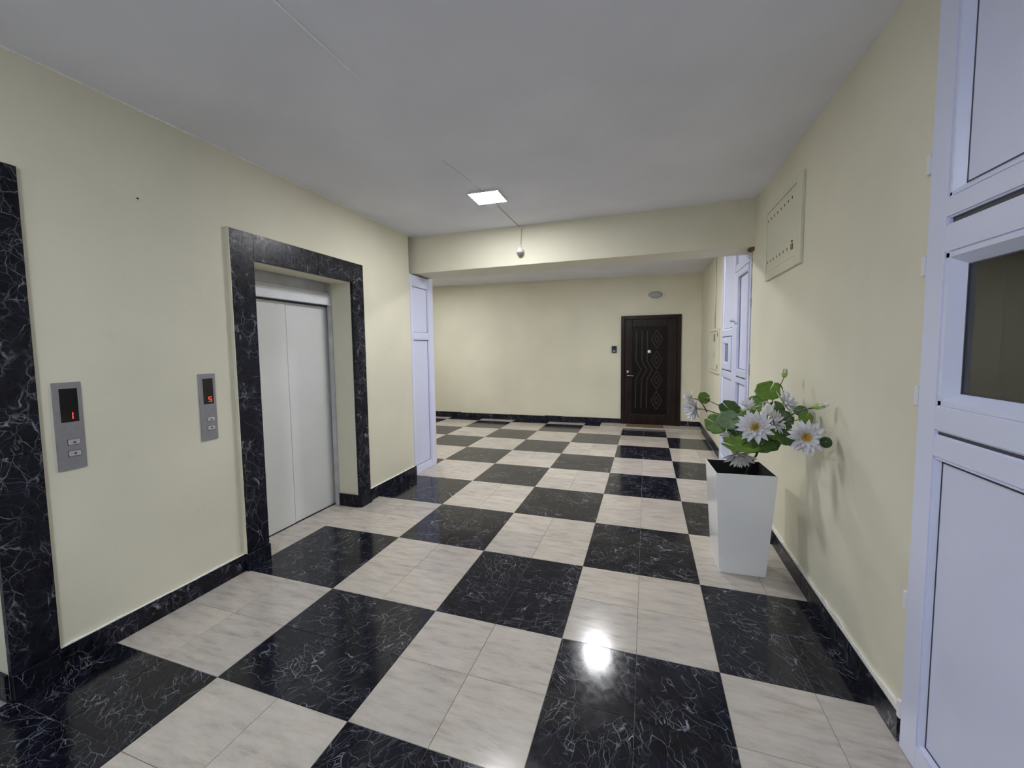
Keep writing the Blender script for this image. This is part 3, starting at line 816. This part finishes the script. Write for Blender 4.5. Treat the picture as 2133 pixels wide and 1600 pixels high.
ol = empty('oval_wall_lamp', (1.40, YF, 2.60), 'unlit oval bulkhead lamp on the wall above the brown door', 'lamp')
def oval(rx, rz, prof, c):
    mb = MB(); n = 32; vs = []; fs = []
    for (s, dy) in prof:
        for k in range(n):
            a = 2*math.pi*k/n
            vs.append((c[0]+rx*s*math.cos(a), c[1]-dy, c[2]+rz*s*math.sin(a)))
    m = len(prof)
    for i in range(m-1):
        for k in range(n): fs.append((i*n+k, i*n+(k+1) % n, (i+1)*n+(k+1) % n, (i+1)*n+k))
    fs.append(tuple(range(n))); fs.append(tuple((m-1)*n+k for k in range(n)))
    return mb.add(vs, fs)
oval(0.172, 0.083, [(1, 0), (1, 0.025), (0.94, 0.038), (0.80, 0.040), (0.80, 0.02)], (1.40, YF, 2.675)).build('rim', M_WHITE, ol, smooth=True)
oval(0.138, 0.062, [(1, 0.015), (0.97, 0.045), (0.8, 0.066), (0.45, 0.08), (0.1, 0.084)], (1.40, YF, 2.675)).build('glass_dome', M_OPALUN, ol, smooth=True)

# ------------------------------------------------------------------ meter boxes
mbx = empty('meter_box', (XR, 2.39, 2.20), 'large cream metal meter box high on the right wall', 'meter box')
y0, y1, z0, z1 = 1.955, 2.83, 2.195, 2.815
xo = XR-0.020
box('outer_frame', M_BOX, mbx, xo, XR, y0, y0+0.115, z0, z1, 0.002)
box('outer_frame', M_BOX, mbx, xo, XR, y1-0.025, y1, z0, z1, 0.002)
box('outer_frame', M_BOX, mbx, xo, XR, y0+0.115, y1-0.025, z1-0.045, z1, 0.002)
box('outer_frame', M_BOX, mbx, xo, XR, y0+0.115, y1-0.025, z0, z0+0.070, 0.002)
bd = box('cover_plate', M_BOX, mbx, XR-0.016, XR, y0+0.119, y1-0.028, z0+0.073, z1-0.050, 0.001)
for k in range(8):
    yy = 2.165+k*(2.770-2.165)/7
    box('vent_slot', M_NAIL, bd, XR-0.0172, XR-0.012, yy-0.008, yy+0.008, 2.688, 2.708, 0.001)
    if k > 0: box('vent_slot', M_NAIL, bd, XR-0.0172, XR-0.012, yy-0.008, yy+0.008, 2.338, 2.358, 0.001)
lt = box('latch', plain('brass_latch', (0.30, 0.22, 0.10), 0.5, metal=0.4), bd, XR-0.024, XR-0.012, 2.115, 2.150, 2.322, 2.362, 0.002)
box('latch_pin', M_NAIL, bd, XR-0.022, XR-0.012, 2.128, 2.142, 2.372, 2.388, 0.002)

eb = empty('electric_cabinet', (2.262, 5.78, 1.21), 'flat cream electric cabinet on the wall past the white partition', 'electric cabinet')
box('cabinet_frame', M_BOX, eb, 2.236, 2.262, 5.36, 5.41, 1.21, 1.905, 0.003)
box('cabinet_frame', M_BOX, eb, 2.236, 2.262, 6.16, 6.21, 1.21, 1.905, 0.003)
box('cabinet_frame', M_BOX, eb, 2.236, 2.262, 5.41, 6.16, 1.86, 1.905, 0.003)
box('cabinet_frame', M_BOX, eb, 2.236, 2.262, 5.41, 6.16, 1.21, 1.255, 0.003)
cd = box('cabinet_door', M_BOX, eb, 2.242, 2.262, 5.416, 6.154, 1.262, 1.854, 0.002)
box('meter_window', M_SMOKE, cd, 2.2395, 2.245, 5.66, 5.80, 1.70, 1.82, 0.001)
MB().lathe([(0.045, 0), (0.045, 0.004), (0.02, 0.010)], frame_mat((-1,0,0), (2.242, 5.76, 1.50)), 16).build('round_lock', M_LIFTG, cd)
for z in (1.32, 1.80):
    box('hinge', M_NAIL, eb, 2.230, 2.240, 5.375, 5.395, z-0.03, z+0.03, 0.002)
cnd = MB().tube([(2.252, 5.80, 1.91), (2.252, 5.80, 3.04)], 0.010, 8).build('cable_conduit', M_BOX, None, smooth=True)
tag(cnd, 'thin cream conduit rising from the electric cabinet to the ceiling', 'conduit')

# ------------------------------------------------------------------ lamps, cable, sensor
def ceiling_lamp(cx, cy, label, zc=ZC, rot=0.03, led=None):
    root = empty('ceiling_lamp', (cx, cy, zc-0.035), label, 'ceiling lamp', 'square LED ceiling lamps')
    h = 0.14; t = 0.016
    R = Matrix.Rotation(rot, 4, 'Z')
    def rb(hx, za, zb):
        pts = []
        for z in (za, zb):
            for sx, sy in ((-1,-1),(1,-1),(1,1),(-1,1)):
                v = R @ Vector((sx*hx, sy*hx, 0)); pts.append((cx+v.x, cy+v.y, z))
        return MB().hexa(pts)
    body = rb(h+0.003, zc-t-0.001, zc-0.0005).build('housing', M_LAMPBODY, root, 0.001)
    rb(h, zc-t-0.0016, zc-t+0.002).build('diffuser', led or M_LED, root)
    return root
ceiling_lamp(-0.185, 2.295, 'bright square ceiling lamp in front of the beam')
ceiling_lamp(0.555, 4.71, 'bright square ceiling lamp hidden behind the beam, mirrored in the floor', 3.072, led=M_LED_FAR)
ceiling_lamp(-3.05, 5.6, 'square ceiling lamp in the left part of the far lobby', 3.105, led=M_LED_FAR)
ceiling_lamp(0.40, -2.00, 'square ceiling lamp above the near end of the corridor', led=M_LED_NEAR)

cb = MB().tube([(-0.185, 2.43, ZC-0.004), (-0.188, 2.8, ZC-0.004), (-0.186, 3.255, ZC-0.004), (-0.176, 3.266, ZC-0.010), (-0.150, 3.272, ZC-0.014),
                (-0.150, 3.273, ZC-0.03), (-0.158, 3.274, 2.90), (-0.160, 3.270, 2.845)], 0.0045, 8).build('lamp_cable', M_CABLEG, None, smooth=True)
tag(cb, 'thin cable from the ceiling lamp to the sensor on the beam', 'cable')
clip = box('cable_clip', M_WHITE, cb, -0.160, -0.140, 3.266, 3.280, ZC-0.035, ZC-0.012, 0.002)
sen = empty('motion_sensor', (-0.163, 3.245, 2.70), 'small white ball shaped motion sensor hanging on the beam', 'sensor')
MB().lathe([(0.010, 0.050), (0.030, 0.040), (0.040, 0.018), (0.042, 0.0), (0.039, -0.014)], Matrix.Translation((-0.163, 3.238, 2.752)), 20).build('housing', M_WHITE, sen, smooth=True)
MB().lathe([(0.0385, -0.0135), (0.034, -0.030), (0.020, -0.044), (0.004, -0.049)], Matrix.Translation((-0.163, 3.238, 2.752)), 20).build('lens', M_SMOKE, sen, smooth=True)
MB().lathe([(0.013, 0.0), (0.013, 0.014), (0.007, 0.022), (0.006, 0.042)], Matrix.Translation((-0.162, 3.262, 2.795)), 12).build('cap', M_WHITE, sen, smooth=True)
MB().tube([(-0.163, 3.236, 2.752), (-0.163, 3.279, 2.752)], 0.012, 10).build('bracket', M_WHITE, sen)
c2 = MB().tube([(-0.20, -2.40, ZC-0.007), (-0.208, 0.1, ZC-0.006), (-0.208, 0.40, ZC-0.005), (-0.208, 0.50, ZC+0.001)], 0.005, 8).build('ceiling_cable', M_CABLE, None, smooth=True)
tag(c2, 'straight white cable across the near ceiling', 'cable')
c3 = MB().tube([(-0.245, 1.50, ZC+0.003), (-0.225, 1.62, ZC+0.0015), (-0.20, 1.86, ZC+0.0015), (-0.19, 2.15, ZC+0.001)], 0.004, 6).build('ceiling_cable', M_CABLEG, None, smooth=True)
tag(c3, 'short painted over cable running behind the ceiling lamp', 'cable')

# ------------------------------------------------------------------ planter
PC = Vector((1.890, 1.968, 0)); PR = 0.055; PH = 0.742
planter = empty('planter', PC, 'tall glossy white square planter tapering to the floor', 'planter')
Rz = Matrix.Rotation(PR, 3, 'Z')
def ring(h, z, c=PC):
    return [c + Rz @ Vector((sx*h, sy*h, z)) for sx, sy in ((-1,-1),(1,-1),(1,1),(-1,1))]
b0, t0 = 0.149, 0.192
def shell(levels):
    vs = []; fs = []
    for (h, z) in levels: vs += ring(h, z)
    for i in range(len(levels)-1):
        for k in range(4): fs.append((i*4+k, i*4+(k+1) % 4, (i+1)*4+(k+1) % 4, (i+1)*4+k))
    fs.append((3, 2, 1, 0)); n = len(levels)-1
    fs.append(tuple(n*4+k for k in range(4)))
    return MB().add(vs, fs)
shell([(b0, 0), (t0, PH), (t0-0.006, PH), (t0-0.014, PH-0.16)]).build('outer_shell', M_POT, planter, 0.0035, seg=2)
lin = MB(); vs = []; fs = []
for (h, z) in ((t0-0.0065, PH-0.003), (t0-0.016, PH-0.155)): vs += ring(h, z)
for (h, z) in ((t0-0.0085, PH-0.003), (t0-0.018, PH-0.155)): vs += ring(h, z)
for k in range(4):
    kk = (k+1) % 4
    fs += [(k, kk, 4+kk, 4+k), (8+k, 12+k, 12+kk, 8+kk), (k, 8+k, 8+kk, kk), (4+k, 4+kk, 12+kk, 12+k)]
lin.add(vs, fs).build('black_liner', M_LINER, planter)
so = MB(); n = 8; vs = []; fs = []
for i in range(n+1):
    for j in range(n+1):
        p = Rz @ Vector(((i/n*2-1)*0.172, (j/n*2-1)*0.172, 0)); vs.append((PC.x+p.x, PC.y+p.y, 0.625+random.uniform(-.012, .012)))
for i in range(n):
    for j in range(n): fs.append((i*(n+1)+j, (i+1)*(n+1)+j, (i+1)*(n+1)+j+1, i*(n+1)+j+1))
so.add(vs, fs).build('potting_moss', M_SOIL, planter, smooth=True)

# ------------------------------------------------------------------ bouquet of artificial water lilies
CAMP = Vector((1.2347, -1.3716, 1.6337))
bq = empty('water_lily_bouquet', (1.93, 2.0, 0.64), 'bunch of artificial white water lilies with green pads standing in the planter', 'flowers')

def petal_mesh(mat, name, cup=0.16, width=0.19, nl=6, nw=4):
    """unit petal along +y, curling up along +z"""
    vs = []; fs = []
    for i in range(nl+1):
        t = i/nl
        w = width*(math.sin(math.pi*min(t*0.86+0.10, 1.0))**0.75)*(1-t**4*0.55)
        if i == nl: w = 0.006
        for j in range(nw+1):
            s = j/nw*2-1
            vs.append(Vector((s*w, t, cup*t*t*0.9 + 0.55*w*s*s)))
    for i in range(nl):
        for j in range(nw):
            a = i*(nw+1)+j; fs.append((a, a+1, a+nw+2, a+nw+1))
    mb = MB().add(vs, fs)
    me = mb.mesh(name, mat, Vector((0,0,0)), smooth=True)
    return me
ME_PETAL = petal_mesh(M_PETAL, 'petal')
ME_SEPAL = petal_mesh(M_SEPAL, 'sepal', 0.22, 0.15)

def place(me, name, parent, loc, mat3, scale):
    o = bpy.data.objects.new(name, me)
    COL.objects.link(o)
    o.parent = parent
    loc = Vector(loc)
    WL[o.name] = loc
    m4 = mat3.to_4x4(); m4.translation = loc - WL[parent.name]
    o.matrix_basis = m4 @ Matrix.Scale(scale, 4)
    return o

def flower(pos, nrm, size, layers=((13, 6, 1.0), (12, 24, 0.94), (10, 44, 0.78)), sepals=0, centre=True, roll=0.0, name='flower'):
    pos = Vector(pos); q = Vector(nrm).normalized().to_track_quat('Z', 'Y').to_matrix()
    base = frame_mat(nrm, pos)
    f = MB().lathe([(0.004, -0.10*size*1.6), (0.10*size, -0.05*size), (0.16*size, 0.0), (0.12*size, 0.03*size)], base, 10).build(name, M_SEPAL, bq, smooth=True)
    def spread(n, elev, sc, me, nm, off):
        for k in range(n):
            az = 2*math.pi*(k+off)/n + random.uniform(-.09, .09) + roll
            el = math.radians(elev + random.uniform(-6, 6))
            R = Matrix.Rotation(az, 3, 'Z') @ Matrix.Rotation(el, 3, 'X')
            rootp = pos + q @ (Matrix.Rotation(az, 3, 'Z') @ Vector((0, 0.10*size, 0.015*size)))
            place(me, nm, f, rootp, q @ R, size*sc*random.uniform(0.88, 0.98)*0.92)
    off = 0
    for (n, el, sc) in layers:
        spread(n, el, sc, ME_PETAL, 'petal', off); off += 0.5
    if sepals: spread(sepals, -4, 0.86, ME_SEPAL, 'sepal', 0.25)
    if centre:
        mb = MB()
        for k in range(26):
            a = k*2.399963; r_ = 0.21*size*math.sqrt(k/26)
            p0 = pos + q @ Vector((r_*0.7*math.cos(a), r_*0.7*math.sin(a), 0.01*size))
            p1 = pos + q @ Vector((r_*1.2*math.cos(a), r_*1.2*math.sin(a), (0.30-0.10*k/26)*size))
            mb.tube([p0, p0.lerp(p1, .6), p1], [0.022*size, 0.020*size, 0.034*size], 5)
        mb.build('stamen_cluster', M_STAMEN, f, smooth=True)
    return f

def bud(pos, nrm, length, rad, mat, tips=True, name='bud'):
    pos = Vector(pos)
    base = frame_mat(nrm, pos)
    prof = [(0.004, -length*0.5), (rad*0.62, -length*0.42), (rad*0.97, -length*0.2), (rad, -length*0.02), (rad*0.80, length*0.2), (rad*0.42, length*0.40), (0.002, length*0.5)]
    b = MB().lathe(prof, base, 12).build(name, mat, bq, smooth=True)
    if tips:
        q = Vector(nrm).normalized().to_track_quat('Z', 'Y').to_matrix()
        for k in range(5):
            az = 2*math.pi*k/5
            R = Matrix.Rotation(az, 3, 'Z') @ Matrix.Rotation(math.radians(78), 3, 'X')
            rp = pos + q @ (Matrix.Rotation(az, 3, 'Z') @ Vector((0, rad*0.80, -length*0.25)))
            place(ME_PETAL if tips == 'white' else ME_SEPAL, 'petal', b, rp, q @ R, length*0.80)
    return b

def pad_mesh(mat, name, seed, ragged=0.04, notch=0.10, cup=0.12):
    rnd = random.Random(seed)
    n = 28; vs = [Vector((0, 0, 0))]; fs = []
    rings = (0.45, 0.8, 1.0)
    ph = [rnd.uniform(0, 6.28) for _ in range(4)]
    for ri, rr in enumerate(rings):
        for k in range(n+1):
            a = notch/2 + (2*math.pi-notch)*k/n
            e = 1 + (ragged*(math.sin(7*a+ph[0]) + 0.7*math.sin(11*a+ph[1])) if ri == 2 else 0)
            r_ = rr*e
            if k in (0, n): r_ *= 0.93
            z = cup*(rr**2)*(1+0.15*math.sin(3*a+ph[2])) + 0.03*rr*math.sin(5*a+ph[3])
            vs.append(Vector((r_*math.cos(a), r_*math.sin(a), z)))
    m = n+1
    for k in range(n): fs.append((0, 1+k, 2+k))
    for ri in range(2):
        for k in range(n): fs.append((1+ri*m+k, 1+(ri+1)*m+k, 2+(ri+1)*m+k, 2+ri*m+k))
    return MB().add(vs, fs).mesh(name, mat, Vector((0,0,0)), smooth=True)
PADS = {('g', i): pad_mesh(M_LEAF, 'lily_pad', i) for i in range(3)}
PADS.update({('d', i): pad_mesh(M_LEAFD, 'lily_pad', 10+i) for i in range(2)})
PADS.update({('p', i): pad_mesh(M_LEAFP, 'lily_pad', 20+i, 0.07) for i in range(2)})
PADS[('r', 0)] = pad_mesh(M_LEAF, 'lily_pad', 31, 0.07, 0.15, 0.18)

def pad(pos, nrm, rx, ry, key, roll=0.0):
    """lily pad: rx along the wide axis, ry the other"""
    pos = Vector(pos)
    q = Vector(nrm).normalized().to_track_quat('Z', 'Y').to_matrix() @ Matrix.Rotation(roll, 3, 'Z')
    o = bpy.data.objects.new('lily_pad', PADS[key])
    COL.objects.link(o); o.parent = bq; WL[o.name] = pos
    m4 = q.to_4x4(); m4.translation = pos - WL[bq.name]
    o.matrix_basis = m4 @ Matrix.Diagonal((rx*1.12, ry*1.12, (rx+ry)/2, 1))
    sd = o.modifiers.new('thickness', 'SOLIDIFY'); sd.thickness = 0.02; sd.offset = 0
    return o

HUB0 = Vector((1.935, 2.02, 0.63)); HUB1 = Vector((1.985, 1.90, 0.86)); HUB2 = Vector((1.995, 1.80, 1.00))
def stem(end, start=HUB2, sag=0.03, r0=0.0045, r1=0.0032, mat=None):
    start = Vector(start); end = Vector(end)
    pts = []
    for k in range(7):
        t = k/6; p = start.lerp(end, t); p.z += sag*math.sin(math.pi*t); pts.append(p)
    return MB().tube(pts, [r0+(r1-r0)*k/6 for k in range(7)], 6).build('stem', mat or M_STEM, bq, smooth=True)
MB().tube([HUB0, HUB0.lerp(HUB1, .5)+Vector((-.01, 0, 0)), HUB1, HUB2], [0.009, 0.008, 0.0075, 0.007], 8).build('main_stem', M_STEM, bq, smooth=True)

def mixn(pos, up=0.0, right=0.0, toward=1.0):
    """direction from a blossom: a share towards the corridor (where one stands), a share up, a share to the right"""
    d = (Vector((1.2347, -1.3716, 1.45)) - Vector(pos)).normalized()
    s = d.cross(Vector((0, 0, 1))).normalized()
    return d*toward + Vector((0, 0, 1))*up - s*right

# blossoms
p = (1.883, 1.500, 1.126); flower(p, mixn(p, 0.12, -0.12), 0.118); stem(Vector(p)+Vector((.01, .03, -.01)))
p = (2.010, 1.610, 1.146); flower(p, mixn(p, 0.3, 1.0, 0.4), 0.088, sepals=8); stem(Vector(p)+Vector((0, .02, 0)))
p = (2.098, 1.350, 1.108); flower(p, mixn(p, -0.05, 0.40), 0.110, layers=((14, 2, 1.0), (13, 20, 0.97), (11, 42, 0.80)), roll=.3, sepals=6); stem(Vector(p)+Vector((0, .03, 0)), sag=0.05)
p = (1.870, 1.880, 0.860); flower(p, mixn(p, -0.85, 0.1, 0.75), 0.122, layers=((12, 18, 1.0), (10, 36, 0.95), (8, 56, 0.8)), sepals=0); stem(Vector(p)+Vector((0, .01, .02)), HUB1, 0.05)
p = (1.580, 1.905, 1.176); flower(p, mixn(p, -0.15, -0.75, 0.55), 0.105, layers=((13, 14, 1.0), (12, 34, 0.94), (9, 54, 0.8)), sepals=7); stem(Vector(p)+Vector((.03, 0, 0)))
p = (1.551, 1.920, 1.255); flower(p, mixn(p, 0.5, -1.0, 0.2), 0.070, layers=((7, 45, 1.0), (6, 62, 0.9)), sepals=6, centre=False); stem(Vector(p)+Vector((.02, 0, -.01)), (1.66, 1.90, 1.15))
p = (2.100, 1.750, 1.240); flower(p, mixn(p, 0.55, 0.85, 0.0), 0.125, layers=((13, 10, 1.0), (12, 30, 0.94), (9, 50, 0.8)), sepals=9); stem(Vector(p)+Vector((0, 0, -.02)))
p = (1.892, 1.700, 1.212); flower(p, mixn(p, 1.0, -0.35, 0.3), 0.082, layers=((8, 48, 1.0), (7, 64, 0.92)), sepals=7, centre=False); stem(Vector(p)+Vector((0, 0, -.02)))
p = (1.790, 1.800, 1.022); flower(p, mixn(p, -0.5, -0.6, 0.3), 0.078, layers=((8, 40, 1.0), (7, 60, 0.9)), sepals=6, centre=False); stem(Vector(p)+Vector((.02, 0, .01)))
# buds
p = (1.977, 1.620, 1.222); bud(p, mixn(p, 1.0, 0.1, 0.3), 0.082, 0.036, M_PETAL, 'white'); stem(Vector(p)+Vector((0, .01, -.035)))
p = (2.134, 1.880, 1.440); bud(p, (0.1, 0, 1), 0.062, 0.018, M_BUD, 'green'); stem(Vector(p)+Vector((-.003, 0, -.03)), (2.05, 1.82, 1.25), 0.0, 0.003, 0.0025)
stem((2.05, 1.82, 1.25))
p = (2.168, 1.380, 1.283); bud(p, mixn(p, 0.25, 1.0, 0.3), 0.066, 0.019, M_BUD, 'green'); bud(Vector(p)+Vector((0.022, -.008, 0.008)), mixn(p, 0.3, 1.0, 0.3), 0.05, 0.010, M_PETAL, 'white', 'petal_tip'); stem(Vector(p)+Vector((-.028, 0, -.01)), (2.02, 1.62, 1.12), 0.02, 0.004, 0.003)
stem((2.02, 1.62, 1.12))
p = Vector((2.180, 1.300, 1.093))
MB().lathe([(0.003, -0.032), (0.017, -0.027), (0.027, -0.014), (0.030, 0.0), (0.027, 0.014), (0.017, 0.027), (0.003, 0.032)], Matrix.Translation(p), 20).build('seed_pod', M_POD, bq, smooth=True)
stem(p+Vector((0, .03, 0)), (2.08, 1.55, 1.06), 0.03, 0.003, 0.0025); stem((2.08, 1.55, 1.06))
# pads
for (pos, up, rt, tw, rx, ry, key, roll) in (
    ((2.036, 1.850, 1.318), 0.9, 0.0, 0.9, 0.078, 0.074, ('g', 0), 1.2),
    ((1.967, 1.850, 1.229), 0.5, -0.2, 0.9, 0.064, 0.058, ('g', 1), 0.4),
    ((1.795, 1.820, 1.182), 0.6, 0.3, 0.9, 0.070, 0.064, ('d', 0), 2.2),
    ((1.701, 1.780, 1.088), 0.1, -0.1, 1.0, 0.066, 0.062, ('g', 2), 2.6),
    ((1.771, 1.720, 1.129), 0.2, 0.1, 1.0, 0.066, 0.058, ('p', 0), 0.2),
    ((1.642, 1.950, 1.249), 0.3, 0.5, 0.8, 0.042, 0.040, ('g', 0), 0.0),
    ((1.833, 1.660, 0.962), 1.3, 0.2, 0.55, 0.104, 0.085, ('r', 0), 2.9),
    ((1.982, 1.680, 0.998), 0.7, 0.0, 0.8, 0.088, 0.076, ('d', 1), 4.0),
    ((2.150, 1.520, 1.190), 0.3, 0.5, 0.9, 0.040, 0.036, ('g', 1), 1.0),
    ((2.143, 1.580, 1.226), 0.4, -0.4, 0.9, 0.036, 0.030, ('d', 0), 3.0),
    ((2.082, 1.600, 1.050), 0.4, 0.2, 0.9, 0.052, 0.046, ('d', 1), 0.7),
    ((2.083, 1.700, 1.143), 0.3, 0.0, 1.0, 0.060, 0.054, ('d', 0), 5.0),
    ((1.842, 1.820, 1.015), 0.2, -0.2, 1.0, 0.062, 0.058, ('d', 1), 2.0),
    ((2.054, 1.740, 1.215), 0.5, 0.1, 0.9, 0.046, 0.042, ('d', 0), 1.9),
    ((1.960, 1.720, 1.060), 0.3, 0.0, 1.0, 0.080, 0.070, ('d', 1), 3.3),
    ((1.900, 1.760, 1.120), 0.4, -0.1, 1.0, 0.075, 0.068, ('g', 2), 5.3),
    ((2.030, 1.640, 1.070), 0.5, 0.2, 0.9, 0.050, 0.046, ('g', 1), 4.1)):
    pad(pos, mixn(pos, up, rt, tw), rx, ry, key, roll); stem(Vector(pos)+Vector((0, .004, -.004)), r0=.004, r1=.0025)
pad((1.800, 1.930, 0.655), (0, -.2, 1), 0.045, 0.035, ('g', 1), 0.5)
